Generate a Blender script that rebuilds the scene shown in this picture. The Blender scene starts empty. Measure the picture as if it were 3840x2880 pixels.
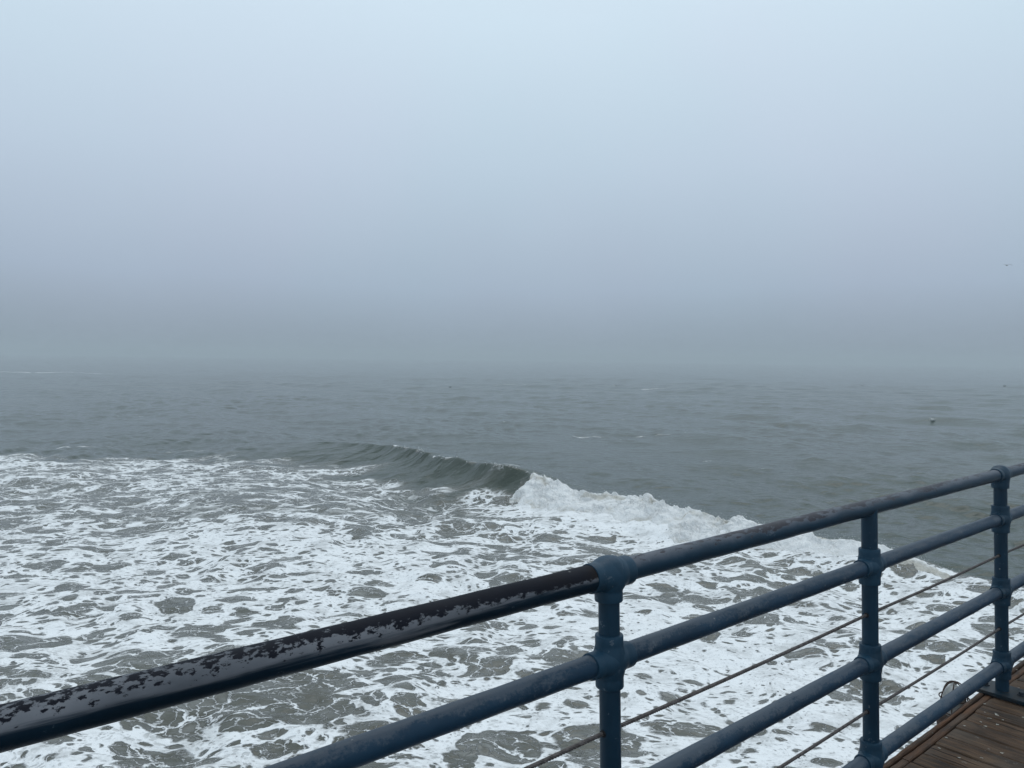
import bpy, bmesh, math, random
import numpy as np
from mathutils import Vector, Matrix

# ------------------------------------------------------------------ camera, sky, sun, exposure
sc = bpy.context.scene
col = sc.collection
random.seed(7)
rng = np.random.default_rng(11)

CAM_H = 7.0                     # eye above the mean water level
DECK_Z = CAM_H - 1.608          # top of the pier deck
FPX = 2884.0                    # focal length in photo pixels (photo 3840 wide)

cam_d = bpy.data.cameras.new('camera')
cam = bpy.data.objects.new('camera', cam_d)
col.objects.link(cam)
cam_d.sensor_width = 36.0
cam_d.lens = 36.0 * FPX / 3840.0
cam_d.clip_start = 0.05
cam_d.clip_end = 30000.0
pitch, roll = 0.032926, 0.011799
Fw = Vector((0, math.cos(pitch), -math.sin(pitch)))
U0 = Vector((0, math.sin(pitch), math.cos(pitch)))
R0 = Vector((1, 0, 0))
Rr = R0 * math.cos(roll) + U0 * math.sin(roll)
Uu = U0 * math.cos(roll) - R0 * math.sin(roll)
m = Matrix((Rr, Uu, -Fw)).transposed().to_4x4()
m.translation = Vector((0, 0, CAM_H))
cam.matrix_world = m
sc.camera = cam

SUN_EL, SUN_AZ = math.radians(62), math.radians(20)     # azimuth from +Y towards +X
world = bpy.data.worlds.new('World')
sc.world = world
world.use_nodes = True
wn, wl = world.node_tree.nodes, world.node_tree.links
wn.clear()
w_out = wn.new('ShaderNodeOutputWorld')
w_bg = wn.new('ShaderNodeBackground')
w_sky = wn.new('ShaderNodeTexSky')
w_sky.sky_type = 'NISHITA'
w_sky.sun_disc = False
w_sky.sun_elevation = SUN_EL
w_sky.sun_rotation = SUN_AZ
w_sky.air_density = 1.0
w_sky.dust_density = 6.0
w_bg.inputs['Strength'].default_value = 0.05
# fog bank over the sea: an even overcast that brightens with elevation, over the thin sky
w_tc = wn.new('ShaderNodeTexCoord')
w_sep = wn.new('ShaderNodeSeparateXYZ')
wl.new(w_tc.outputs['Generated'], w_sep.inputs[0])
w_no = wn.new('ShaderNodeTexNoise')
w_no.inputs['Scale'].default_value = 1.7
w_no.inputs['Detail'].default_value = 3.0
wl.new(w_tc.outputs['Generated'], w_no.inputs['Vector'])
w_ma = wn.new('ShaderNodeMath'); w_ma.operation = 'MULTIPLY_ADD'
w_ma.inputs[1].default_value = 0.10; 
wl.new(w_no.outputs['Fac'], w_ma.inputs[0])
wl.new(w_sep.outputs['Z'], w_ma.inputs[2])
w_sb = wn.new('ShaderNodeMath'); w_sb.operation = 'SUBTRACT'; w_sb.inputs[1].default_value = 0.05
wl.new(w_ma.outputs[0], w_sb.inputs[0])
w_rp = wn.new('ShaderNodeValToRGB')
w_rp.color_ramp.interpolation = 'EASE' if False else 'LINEAR'
els = w_rp.color_ramp.elements
stops = [(0.0, (0.285, 0.350, 0.425)), (0.04, (0.340, 0.420, 0.515)), (0.09, (0.415, 0.515, 0.640)), (0.14, (0.465, 0.570, 0.695)),
         (0.24, (0.560, 0.680, 0.810)), (0.42, (0.690, 0.840, 0.960)), (0.65, (0.78, 0.92, 1.02)), (1.0, (0.84, 0.96, 1.04))]
while len(els) < len(stops):
    els.new(0.5)
for e, (p, c) in zip(els, stops):
    e.position = p
    e.color = (*c, 1)
wl.new(w_sb.outputs[0], w_rp.inputs['Fac'])
w_sc = wn.new('ShaderNodeVectorMath'); w_sc.operation = 'SCALE'
w_sc.inputs['Scale'].default_value = 19.0
w_no2 = wn.new('ShaderNodeTexNoise'); w_no2.inputs['Scale'].default_value = 2.6; w_no2.inputs['Detail'].default_value = 2.0
wl.new(w_tc.outputs['Generated'], w_no2.inputs['Vector'])
w_tint = wn.new('ShaderNodeMix'); w_tint.data_type = 'RGBA'
w_tint.inputs[6].default_value = (0.982, 1.003, 1.0, 1); w_tint.inputs[7].default_value = (1.016, 0.993, 1.006, 1)
w_mr = wn.new('ShaderNodeMapRange'); w_mr.inputs['From Min'].default_value = 0.35; w_mr.inputs['From Max'].default_value = 0.65
wl.new(w_no2.outputs['Fac'], w_mr.inputs['Value']); wl.new(w_mr.outputs[0], w_tint.inputs[0])
w_mul = wn.new('ShaderNodeVectorMath'); w_mul.operation = 'MULTIPLY'
wl.new(w_rp.outputs['Color'], w_mul.inputs[0]); wl.new(w_tint.outputs[2], w_mul.inputs[1])
wl.new(w_mul.outputs[0], w_sc.inputs[0])
w_mix = wn.new('ShaderNodeMix'); w_mix.data_type = 'RGBA'
w_mix.inputs['Factor'].default_value = 0.97
wl.new(w_sky.outputs['Color'], w_mix.inputs[6])
wl.new(w_sc.outputs[0], w_mix.inputs[7])
wl.new(w_mix.outputs[2], w_bg.inputs['Color'])
wl.new(w_bg.outputs[0], w_out.inputs['Surface'])

sun_d = bpy.data.lights.new('sun', 'SUN')
sun_d.energy = 0.5
sun_d.angle = math.radians(40)
sun_d.color = (1.0, 0.97, 0.93)
sun = bpy.data.objects.new('sun', sun_d)
col.objects.link(sun)
sd = Vector((math.cos(SUN_EL) * math.sin(SUN_AZ), math.cos(SUN_EL) * math.cos(SUN_AZ), math.sin(SUN_EL)))
sun.rotation_euler = sd.to_track_quat('Z', 'Y').to_euler()

sc.view_settings.view_transform = 'Standard'
sc.view_settings.look = 'None'
sc.view_settings.gamma = 1.0
sc.view_settings.exposure = 0.0
sc.view_settings.use_curve_mapping = False
sc.render.engine = 'CYCLES'
sc.cycles.use_denoising = True
sc.cycles.denoiser = 'OPENIMAGEDENOISE'
sc.cycles.max_bounces = 6
sc.cycles.diffuse_bounces = 3
sc.cycles.glossy_bounces = 3
sc.cycles.volume_bounces = 2
sc.cycles.caustics_reflective = False
sc.cycles.caustics_refractive = False


# ------------------------------------------------------------------ helpers
def tag(o, label=None, cat=None, group=None, kind=None):
    if label: o['label'] = label
    if cat: o['category'] = cat
    if group: o['group'] = group
    if kind: o['kind'] = kind
    return o


def obj(name, me, mat=None, parent=None):
    o = bpy.data.objects.new(name, me)
    col.objects.link(o)
    if mat is not None and me is not None and not me.materials:
        me.materials.append(mat)
    if parent is not None:
        o.parent = parent
    return o


def empty(name, loc=(0, 0, 0)):
    o = bpy.data.objects.new(name, None)
    o.empty_display_size = 0.1
    col.objects.link(o)
    o.location = loc
    return o


def np_mesh(name, V, quads, smooth=True):
    me = bpy.data.meshes.new(name)
    V = np.ascontiguousarray(V, dtype=np.float32)
    quads = np.ascontiguousarray(quads, dtype=np.int32)
    k = quads.shape[1]
    me.vertices.add(len(V))
    me.vertices.foreach_set('co', V.ravel())
    me.loops.add(quads.size)
    me.loops.foreach_set('vertex_index', quads.ravel())
    me.polygons.add(len(quads))
    me.polygons.foreach_set('loop_start', np.arange(0, quads.size, k, dtype=np.int32))
    me.polygons.foreach_set('loop_total', np.full(len(quads), k, dtype=np.int32))
    me.update(calc_edges=True)
    if smooth:
        me.polygons.foreach_set('use_smooth', np.ones(len(quads), dtype=bool))
    me.validate()
    return me


def grid_quads(nr, nc, wrap=False):
    i = np.arange(nr - 1)[:, None]
    j = np.arange(nc if wrap else nc - 1)[None, :]
    j2 = (j + 1) % nc
    a = i * nc + j; b = i * nc + j2; c = (i + 1) * nc + j2; d = (i + 1) * nc + j
    return np.stack([a, b, c, d], -1).reshape(-1, 4)


_perm = rng.permutation(4096)
_ga = rng.uniform(0, 2 * np.pi, 4096)
_gx, _gy = np.cos(_ga), np.sin(_ga)


def perlin(x, y, seed=0):
    xi = np.floor(x).astype(np.int64); yi = np.floor(y).astype(np.int64)
    xf = x - xi; yf = y - yi
    u = xf * xf * xf * (xf * (xf * 6 - 15) + 10)
    v = yf * yf * yf * (yf * (yf * 6 - 15) + 10)

    def g(ix, iy, dx, dy):
        h = _perm[(_perm[(ix + seed * 131) & 4095] + iy) & 4095]
        return _gx[h] * dx + _gy[h] * dy
    n00 = g(xi, yi, xf, yf); n10 = g(xi + 1, yi, xf - 1, yf)
    n01 = g(xi, yi + 1, xf, yf - 1); n11 = g(xi + 1, yi + 1, xf - 1, yf - 1)
    return 1.5 * ((n00 * (1 - u) + n10 * u) * (1 - v) + (n01 * (1 - u) + n11 * u) * v)


def fbm(x, y, octv=4, seed=0, gain=0.5):
    s = 0; a = 1.0
    for k in range(octv):
        s = s + a * perlin(x * 2 ** k, y * 2 ** k, seed + k)
        a *= gain
    return s


def sstep(a, b, x):
    t = np.clip((x - a) / (b - a), 0, 1)
    return t * t * (3 - 2 * t)


Fn, Rn, Un = np.array(Fw), np.array(Rr), np.array(Uu)


def at(u, v, h=0.0):
    """photo pixel -> place on the horizontal plane at height h (used once, to survey the layout)"""
    d = Fn + Rn * (u - 1920) / FPX - Un * (v - 1440) / FPX
    return d[:2] * ((h - CAM_H) / d[2])


# ------------------------------------------------------------------ node helpers
class NT:
    def __init__(self, name):
        self.mat = bpy.data.materials.new(name)
        self.mat.use_nodes = True
        self.n, self.l = self.mat.node_tree.nodes, self.mat.node_tree.links
        self.n.clear()
        self.out = self.n.new('ShaderNodeOutputMaterial')

    def _set(self, node, i, v):
        if v is None: return
        s = node.inputs[i]
        if hasattr(v, 'is_linked') or hasattr(v, 'links'):
            self.l.new(v, s)
        else:
            s.default_value = v

    def math(self, op, a, b=None, c=None, clamp=False):
        nd = self.n.new('ShaderNodeMath'); nd.operation = op; nd.use_clamp = clamp
        self._set(nd, 0, a); self._set(nd, 1, b); self._set(nd, 2, c)
        return nd.outputs[0]

    def vmath(self, op, a, b=None, scale=None):
        nd = self.n.new('ShaderNodeVectorMath'); nd.operation = op
        self._set(nd, 0, a); self._set(nd, 1, b)
        if scale is not None: self._set(nd, 'Scale', scale)
        return nd.outputs[0] if op not in ('LENGTH', 'DOT_PRODUCT') else nd.outputs['Value']

    def noise(self, vec, scale, detail=3.0, rough=0.5, dim='3D', color=False, dist=0.0):
        nd = self.n.new('ShaderNodeTexNoise'); nd.noise_dimensions = dim
        self._set(nd, 'Vector', vec); nd.inputs['Scale'].default_value = scale
        nd.inputs['Detail'].default_value = detail; nd.inputs['Roughness'].default_value = rough
        nd.inputs['Distortion'].default_value = dist
        return nd.outputs['Color'] if color else nd.outputs['Fac']

    def voro(self, vec, scale, feature='F1', dim='2D', rand=1.0):
        nd = self.n.new('ShaderNodeTexVoronoi'); nd.feature = feature; nd.voronoi_dimensions = dim
        self._set(nd, 'Vector', vec); nd.inputs['Scale'].default_value = scale
        nd.inputs['Randomness'].default_value = rand
        return nd

    def smooth(self, x, lo, hi, tlo=0.0, thi=1.0):
        nd = self.n.new('ShaderNodeMapRange'); nd.interpolation_type = 'SMOOTHSTEP'
        self._set(nd, 'Value', x); self._set(nd, 'From Min', lo); self._set(nd, 'From Max', hi)
        self._set(nd, 'To Min', tlo); self._set(nd, 'To Max', thi)
        return nd.outputs[0]

    def lin(self, x, lo, hi, tlo=0.0, thi=1.0):
        nd = self.n.new('ShaderNodeMapRange')
        self._set(nd, 'Value', x); self._set(nd, 'From Min', lo); self._set(nd, 'From Max', hi)
        self._set(nd, 'To Min', tlo); self._set(nd, 'To Max', thi)
        return nd.outputs[0]

    def mix(self, f, a, b):
        nd = self.n.new('ShaderNodeMix'); nd.data_type = 'RGBA'
        self._set(nd, 0, f)
        for i, v in ((6, a), (7, b)):
            if isinstance(v, tuple): nd.inputs[i].default_value = (*v, 1)
            else: self.l.new(v, nd.inputs[i])
        return nd.outputs[2]

    def attr(self, name):
        nd = self.n.new('ShaderNodeAttribute'); nd.attribute_name = name
        return nd

    def bump(self, h, strength, dist, normal=None):
        nd = self.n.new('ShaderNodeBump')
        self._set(nd, 'Height', h); self._set(nd, 'Strength', strength); self._set(nd, 'Distance', dist)
        if normal is not None: self.l.new(normal, nd.inputs['Normal'])
        return nd.outputs[0]

    def bsdf(self, color, rough, normal=None, metal=0.0, ior=1.45, spec=0.5):
        nd = self.n.new('ShaderNodeBsdfPrincipled')
        if isinstance(color, tuple): nd.inputs['Base Color'].default_value = (*color, 1)
        else: self.l.new(color, nd.inputs['Base Color'])
        self._set(nd, 'Roughness', rough); self._set(nd, 'Metallic', metal)
        nd.inputs['IOR'].default_value = ior
        self._set(nd, 'Specular IOR Level', spec)
        if normal is not None: self.l.new(normal, nd.inputs['Normal'])
        return nd

    def done(self, bs):
        self.l.new(bs.outputs[0], self.out.inputs['Surface'])
        return self.mat


# ------------------------------------------------------------------ materials
def mat_sea():
    t = NT('sea_water')
    geo = t.n.new('ShaderNodeNewGeometry')
    pos = geo.outputs['Position']
    cov = t.attr('foam').outputs['Fac']
    sepp = t.n.new('ShaderNodeSeparateXYZ'); t.l.new(pos, sepp.inputs[0])
    cmb = t.n.new('ShaderNodeCombineXYZ')
    t.l.new(t.math('MULTIPLY', sepp.outputs[0], 0.72), cmb.inputs[0])
    t.l.new(sepp.outputs[1], cmb.inputs[1])
    p2 = cmb.outputs[0]
    # domain warp
    w1 = t.vmath('SUBTRACT', t.noise(p2, 0.45, 2.0, color=True), (0.5, 0.5, 0.5))
    w2 = t.vmath('SUBTRACT', t.noise(p2, 2.0, 2.0, 0.5, color=True), (0.5, 0.5, 0.5))
    w3 = t.vmath('SUBTRACT', t.noise(p2, 7.0, 3.0, 0.6, color=True), (0.5, 0.5, 0.5))
    q = t.vmath('ADD', p2, t.vmath('SCALE', w1, scale=1.25))
    q = t.vmath('ADD', q, t.vmath('SCALE', w2, scale=0.42))
    qf = t.vmath('ADD', q, t.vmath('SCALE', w3, scale=0.10))
    # local coverage: survey field + patchy variation
    pat = t.noise(p2, 0.30, 3.0, 0.55)
    pat2 = t.noise(q, 0.95, 2.0, 0.5)
    c = t.math('ADD', cov, t.math('MULTIPLY', t.math('SUBTRACT', pat, 0.5), 0.80))
    c = t.math('ADD', c, t.math('MULTIPLY', t.math('SUBTRACT', pat2, 0.5), 0.70))

    fine = t.noise(qf, 6.5, 4.0, 0.68)
    fine2 = t.noise(p2, 22.0, 3.0, 0.65)
    fz = t.math('ADD', t.math('MULTIPLY', t.math('SUBTRACT', fine, 0.5), 0.75), t.math('MULTIPLY', t.math('SUBTRACT', fine2, 0.5), 0.30))

    def holes(vec, scale, rmax, soft, lo, hi, rmin, chance, kf):
        v = t.voro(vec, scale)
        sp = t.n.new('ShaderNodeSeparateColor'); t.l.new(v.outputs['Color'], sp.inputs[0])
        # radius of the hole in each cell: shrinks as coverage grows, differs from cell to cell
        base = t.lin(c, lo, hi, rmax, 0.0)
        r = t.math('MULTIPLY', base, t.lin(sp.outputs[0], 1.0 - chance, 1.0, rmin, 1.25))
        d = t.math('SUBTRACT', t.math('SUBTRACT', r, v.outputs['Distance']), t.math('MULTIPLY', fz, kf))
        return t.smooth(d, -soft, soft)
    h1 = holes(qf, 0.74, 0.82, 0.022, 0.05, 1.08, 0.10, 0.75, 0.07)
    h2 = holes(qf, 1.75, 0.86, 0.040, 0.05, 1.16, 0.05, 0.80, 0.11)
    h3 = holes(qf, 4.6, 0.70, 0.095, 0.05, 1.22, 0.0, 0.60, 0.20)
    h4 = t.math('MULTIPLY', holes(qf, 12.0, 0.70, 0.20, 0.05, 1.15, 0.0, 0.45, 0.4), 0.30)
    water = t.math('MAXIMUM', t.math('MAXIMUM', h1, h2), t.math('MAXIMUM', h3, h4))
    # shreds of foam left across the holes
    qe = t.vmath('ADD', qf, t.vmath('SCALE', w3, scale=0.16))
    e1 = t.voro(qe, 1.6, 'DISTANCE_TO_EDGE').outputs['Distance']
    e2 = t.voro(qe, 4.2, 'DISTANCE_TO_EDGE').outputs['Distance']
    wv = t.noise(q, 1.8, 3.0, 0.6)
    wid = t.math('MULTIPLY', t.math('MULTIPLY', t.lin(wv, 0.32, 0.72, 0.0, 0.052), t.lin(cov, 0.25, 0.60, 1.9, 1.0)), t.smooth(c, -0.10, 0.25))
    f1 = t.smooth(t.math('SUBTRACT', t.math('MULTIPLY', wid, 1.0), e1), -0.018, 0.018)
    f2 = t.smooth(t.math('SUBTRACT', t.math('MULTIPLY', wid, 1.3), e2), -0.04, 0.04)
    fil = t.math('MULTIPLY', t.math('MAXIMUM', t.math('MULTIPLY', f1, 0.95), t.math('MULTIPLY', f2, 0.7)), t.smooth(c, 0.0, 0.25))
    fil = t.math('MULTIPLY', fil, t.smooth(fine, 0.25, 0.45))
    foam = t.math('MAXIMUM', t.math('SUBTRACT', 1.0, water), fil)
    gate = t.smooth(t.math('ADD', cov, t.math('MULTIPLY', t.math('SUBTRACT', pat2, 0.5), 0.7)), 0.12, 0.34)
    foam = t.math('MULTIPLY', foam, gate)
    # thin milky film and uneven thickness of the foam sheet
    thin = t.noise(t.vmath('MULTIPLY', q, (0.7, 1.0, 1.0)), 2.6, 5.0, 0.66)
    film = t.math('MULTIPLY', t.smooth(thin, 0.42, 0.72), t.math('MULTIPLY', t.smooth(cov, 0.05, 0.7), 0.17))
    thick = t.lin(t.math('ADD', t.math('MULTIPLY', t.noise(qf, 1.3, 5.0, 0.62), 0.65), t.math('MULTIPLY', fine, 0.35)), 0.36, 0.52, 0.62, 1.0)
    foam_a = t.math('MAXIMUM', t.math('MULTIPLY', foam, thick), film, clamp=True)
    # water body
    murk = t.noise(p2, 0.08, 3.0)
    body = t.mix(t.smooth(murk, 0.3, 0.7), (0.082, 0.083, 0.066), (0.100, 0.098, 0.079))      # stirred sand in the surf
    body = t.mix(t.smooth(cov, 0.02, 0.30), (0.024, 0.038, 0.025), body)
    colr = t.mix(foam_a, body, (0.86, 0.87, 0.875))
    rgh = t.lin(foam_a, 0.0, 0.6, 0.13, 0.75)
    # relief: chop on the water, raised foam on top
    sx = t.n.new('ShaderNodeCombineXYZ')
    t.l.new(t.math('MULTIPLY', sepp.outputs[0], 0.55), sx.inputs[0]); t.l.new(sepp.outputs[1], sx.inputs[1])
    rdg = t.math('POWER', t.math('SUBTRACT', 1.0, t.math('ABSOLUTE', t.math('MULTIPLY', t.math('SUBTRACT', t.noise(sx.outputs[0], 0.8, 3.0, 0.5), 0.5), 3.0))), 2.0)
    ch = t.math('ADD', t.math('ADD', t.noise(sx.outputs[0], 0.9, 4.0, 0.55), t.math('MULTIPLY', rdg, 0.22)), t.math('MULTIPLY', t.noise(p2, 5.0, 3.0, 0.6), 0.16))
    n1 = t.bump(ch, 1.0, 0.17)
    fr = t.math('ADD', t.math('MULTIPLY', foam, 1.0), t.math('MULTIPLY', t.noise(qf, 7.0, 4.0, 0.65), t.math('MULTIPLY', foam, 0.9)))
    n2 = t.bump(fr, 0.9, 0.045, n1)
    bs = t.bsdf(colr, rgh, n2, ior=1.333)
    return t.done(bs)


def mat_whitewater():
    t = NT('whitewater_foam')
    geo = t.n.new('ShaderNodeNewGeometry')
    pos = geo.outputs['Position']
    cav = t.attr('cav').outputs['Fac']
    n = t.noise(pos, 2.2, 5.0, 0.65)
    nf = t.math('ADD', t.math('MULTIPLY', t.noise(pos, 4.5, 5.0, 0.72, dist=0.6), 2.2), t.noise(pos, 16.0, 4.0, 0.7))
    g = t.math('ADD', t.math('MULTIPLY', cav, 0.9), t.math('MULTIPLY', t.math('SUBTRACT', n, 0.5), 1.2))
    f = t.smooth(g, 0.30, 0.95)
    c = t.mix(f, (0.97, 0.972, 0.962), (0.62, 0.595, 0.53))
    b = t.bump(t.math('ADD', nf, t.math('MULTIPLY', t.noise(pos, 40.0, 3.0, 0.7), 0.35)), 1.0, 0.055)
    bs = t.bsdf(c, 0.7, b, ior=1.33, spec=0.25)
    return t.done(bs)


def mat_paint(name, base, seed, wear=None):
    """old blue gloss paint; wear: None | 'scuffed' | 'bare' | 'flaked' (on the side facing up)"""
    t = NT(name)
    tc = t.n.new('ShaderNodeTexCoord')
    oi = t.n.new('ShaderNodeObjectInfo')
    p = t.vmath('ADD', tc.outputs['Object'], t.vmath('SCALE', (7.3, 3.1, 5.7), scale=t.math('MULTIPLY', oi.outputs['Random'], 9.0)))
    sep = t.n.new('ShaderNodeSeparateXYZ'); t.l.new(tc.outputs['Object'], sep.inputs[0])
    up = t.math('DIVIDE', sep.outputs[2], 0.031)     # -1 below .. 1 on top (pipes lie along local X)
    st = t.vmath('MULTIPLY', p, (0.35, 1.0, 1.0))
    big = t.noise(p, 6.0, 4.0, 0.6)
    mid = t.noise(st, 26.0, 5.0, 0.65)
    fine = t.noise(p, 120.0, 4.0, 0.7)
    c = t.mix(t.smooth(big, 0.3, 0.7), base, tuple(x * 1.45 for x in base))
    rough = t.lin(big, 0.3, 0.7, 0.36, 0.50)
    # chalky scuffs anywhere
    sc_ = t.smooth(t.math('ADD', t.math('MULTIPLY', mid, 0.75), t.math('MULTIPLY', fine, 0.35)), 0.66, 0.72)
    c = t.mix(t.math('MULTIPLY', sc_, 0.55), c, (0.12, 0.15, 0.18))
    hgt = t.math('MULTIPLY', big, 0.3)
    if wear == 'scuffed':
        k = t.smooth(t.math('ADD', t.math('MULTIPLY', up, 0.20), t.math('ADD', t.math('MULTIPLY', mid, 0.55), t.math('MULTIPLY', fine, 0.30))), 0.47, 0.60)
        c = t.mix(t.math('MULTIPLY', k, 0.6), c, (0.085, 0.100, 0.120))
    if wear == 'grimy':
        k = t.smooth(t.math('ADD', t.math('MULTIPLY', big, 0.8), t.math('MULTIPLY', mid, 0.4)), 0.52, 0.70)
        c = t.mix(t.math('MULTIPLY', k, 0.8), c, (0.030, 0.028, 0.026))
    if wear == 'flaked':
        fade = t.smooth(t.math('ADD', up, t.math('MULTIPLY', t.math('SUBTRACT', big, 0.5), 1.6)), 0.15, 1.05)
        c = t.mix(t.math('MULTIPLY', fade, 0.85), c, (0.105, 0.112, 0.132))
        fl = t.math('ADD', t.math('MULTIPLY', up, 0.42), t.math('ADD', t.math('MULTIPLY', t.noise(st, 62.0, 5.0, 0.66), 1.25), t.math('MULTIPLY', t.math('SUBTRACT', t.noise(p, 3.2, 2.0), 0.5), 0.75)))
        k = t.smooth(fl, 0.99, 1.03)
        c = t.mix(k, c, (0.020, 0.018, 0.026))
        hgt = t.math('SUBTRACT', hgt, k)
    if wear == 'bare':
        # grey scraped undercoat along the flank, dark bare iron on top
        nz = t.math('MULTIPLY', t.math('SUBTRACT', t.noise(p, 3.5, 3.0), 0.5), 1.2)
        fz = t.math('MULTIPLY', t.math('SUBTRACT', t.noise(t.vmath('MULTIPLY', p, (0.6, 1.0, 1.0)), 95.0, 6.0, 0.66), 0.5), 5.2)
        fs = t.math('MULTIPLY', t.math('SUBTRACT', t.noise(t.vmath('MULTIPLY', p, (0.06, 1.0, 1.0)), 60.0, 4.0, 0.6), 0.5), 1.2)
        g1 = t.smooth(t.math('ADD', up, t.math('ADD', t.math('MULTIPLY', nz, 0.6), t.math('MULTIPLY', fs, 1.6))), -0.25, 0.30)
        c = t.mix(t.math('MULTIPLY', g1, t.lin(big, 0.3, 0.7, 0.55, 1.0)), c, (0.165, 0.172, 0.190))
        xg = t.lin(sep.outputs[0], -0.55, 0.45, 0.95, 0.22)      # the scraped strip is broader towards the left end
        amp = t.lin(sep.outputs[0], -0.4, 0.5, 1.0, 0.25)
        k = t.smooth(t.math('SUBTRACT', t.math('ADD', up, t.math('ADD', t.math('MULTIPLY', nz, 0.5), t.math('MULTIPLY', fz, t.math('MULTIPLY', amp, 0.95)))), xg), -0.13, 0.14)
        c = t.mix(k, c, t.mix(t.math('MULTIPLY', t.smooth(big, 0.40, 0.65), t.smooth(sep.outputs[0], 0.42, 0.68)), (0.0044, 0.0058, 0.0112), (0.0140, 0.0098, 0.0072)))
        rough = t.math('ADD', t.math('ADD', rough, t.math('MULTIPLY', k, 0.08)), t.math('MULTIPLY', g1, 0.12))
        hgt = t.math('SUBTRACT', hgt, k)
    # bird lime specks
    v = t.voro(p, 13.0, 'F1', '3D')
    spk = t.math('MULTIPLY', t.smooth(t.math('ADD', v.outputs['Distance'], t.math('MULTIPLY', big, 0.10)), 0.11, 0.06), t.smooth(fine, 0.42, 0.55))
    c = t.mix(t.math('MULTIPLY', spk, 0.6), c, (0.42, 0.42, 0.40))
    b = t.bump(t.math('ADD', hgt, t.math('MULTIPLY', fine, 0.25)), 0.35, 0.004)
    bs = t.bsdf(c, rough, b, spec=0.13 if wear == 'bare' else 0.24)
    return t.done(bs)


def mat_wood(name='deck_wood', tint=(1, 1, 1)):
    t = NT(name)
    tc = t.n.new('ShaderNodeTexCoord')
    oi = t.n.new('ShaderNodeObjectInfo')
    off = t.vmath('SCALE', (13.0, 7.0, 3.0), scale=t.math('MULTIPLY', oi.outputs['Random'], 5.0))
    p = t.vmath('ADD', tc.outputs['Object'], off)
    g = t.vmath('MULTIPLY', p, (1.6, 22.0, 22.0))
    gr = t.noise(g, 2.2, 6.0, 0.68, dist=0.4)
    gf = t.noise(t.vmath('MULTIPLY', p, (5.0, 130.0, 130.0)), 2.0, 4.0, 0.7)
    bl = t.noise(p, 3.5, 4.0, 0.6)
    dark = tuple(a * b for a, b in zip((0.026, 0.0165, 0.0105), tint))
    lite = tuple(a * b for a, b in zip((0.150, 0.090, 0.054), tint))
    c = t.mix(t.smooth(gr, 0.28, 0.72), dark, lite)
    c = t.mix(t.math('MULTIPLY', t.smooth(bl, 0.42, 0.68), 0.55), c, (0.098, 0.080, 0.064))
    c = t.mix(t.math('MULTIPLY', t.smooth(oi.outputs['Random'], 0.0, 1.0), 0.35), c, (0.075, 0.046, 0.029))
    blot = t.noise(t.vmath('MULTIPLY', p, (1.0, 2.2, 2.2)), 5.5, 5.0, 0.65)
    c = t.mix(t.math('MULTIPLY', t.smooth(blot, 0.48, 0.66), 0.6), c, (0.022, 0.0165, 0.013))
    c = t.mix(t.math('MULTIPLY', t.smooth(blot, 0.44, 0.30), 0.5), c, (0.150, 0.098, 0.060))
    crack = t.smooth(t.noise(t.vmath('MULTIPLY', p, (0.9, 30.0, 8.0)), 1.6, 3.0, 0.5), 0.655, 0.69)
    c = t.mix(crack, c, (0.007, 0.005, 0.004))
    v = t.voro(p, 17.0, 'F1', '3D')
    fine = t.noise(p, 70.0, 3.0, 0.65)
    spk = t.math('MULTIPLY', t.smooth(v.outputs['Distance'], 0.20, 0.12), t.smooth(t.math('ADD', fine, t.math('MULTIPLY', bl, 0.3)), 0.66, 0.74))
    c = t.mix(t.math('MULTIPLY', spk, 0.45), c, (0.26, 0.24, 0.21))
    h = t.math('SUBTRACT', t.math('ADD', gr, t.math('MULTIPLY', gf, 0.4)), t.math('MULTIPLY', crack, 1.6))
    b = t.bump(h, 0.7, 0.006)
    bs = t.bsdf(c, t.lin(gr, 0.3, 0.7, 0.55, 0.8), b, spec=0.22)
    return t.done(bs)


def mat_plain(name, color, rough, metal=0.0, var=0.35, scale=30.0, bump=0.002):
    t = NT(name)
    tc = t.n.new('ShaderNodeTexCoord')
    n = t.noise(tc.outputs['Object'], scale, 4.0, 0.6)
    c = t.mix(t.smooth(n, 0.3, 0.7), tuple(x * (1 - var) for x in color), tuple(min(1, x * (1 + var)) for x in color))
    b = t.bump(n, 0.4, bump)
    return t.done(t.bsdf(c, rough, b, metal))


M_SEA = mat_sea()
M_WHITE = mat_whitewater()
BLUE = (0.0050, 0.0235, 0.0430)
M_POST = mat_paint('post_paint', BLUE, 1)
M_RAIL = mat_paint('rail_paint', (0.0075, 0.0275, 0.0520), 2, 'scuffed')
M_FLAKE = mat_paint('top_rail_paint_flaked', BLUE, 3, 'flaked')
M_BARE = mat_paint('top_rail_worn_to_iron', (0.0030, 0.0115, 0.0210), 4, 'bare')
M_FIT = mat_paint('fitting_paint', (0.0095, 0.0330, 0.0570), 5)
M_PLATE = mat_paint('plate_paint', (0.0050, 0.0180, 0.0290), 6, 'grimy')
M_WOOD = mat_wood()
M_EDGE = mat_wood('edge_board_wood', (1.05, 0.85, 0.75))
M_CABLE = mat_plain('wire_rope_steel', (0.115, 0.100, 0.096), 0.5, 0.4, 0.4, 60.0)
M_HOLE = mat_plain('rope_hole_dark', (0.006, 0.006, 0.007), 0.8)  # near-black colour painted for the shade inside the rope holes
M_BOLT = mat_plain('bolt_iron', (0.012, 0.020, 0.030), 0.5)
M_RUST = mat_plain('rusty_wire', (0.050, 0.030, 0.022), 0.75, 0.1)
M_LIME = mat_plain('bird_lime', (0.36, 0.345, 0.30), 0.9, 0.0, 0.5, 140.0)

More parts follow.
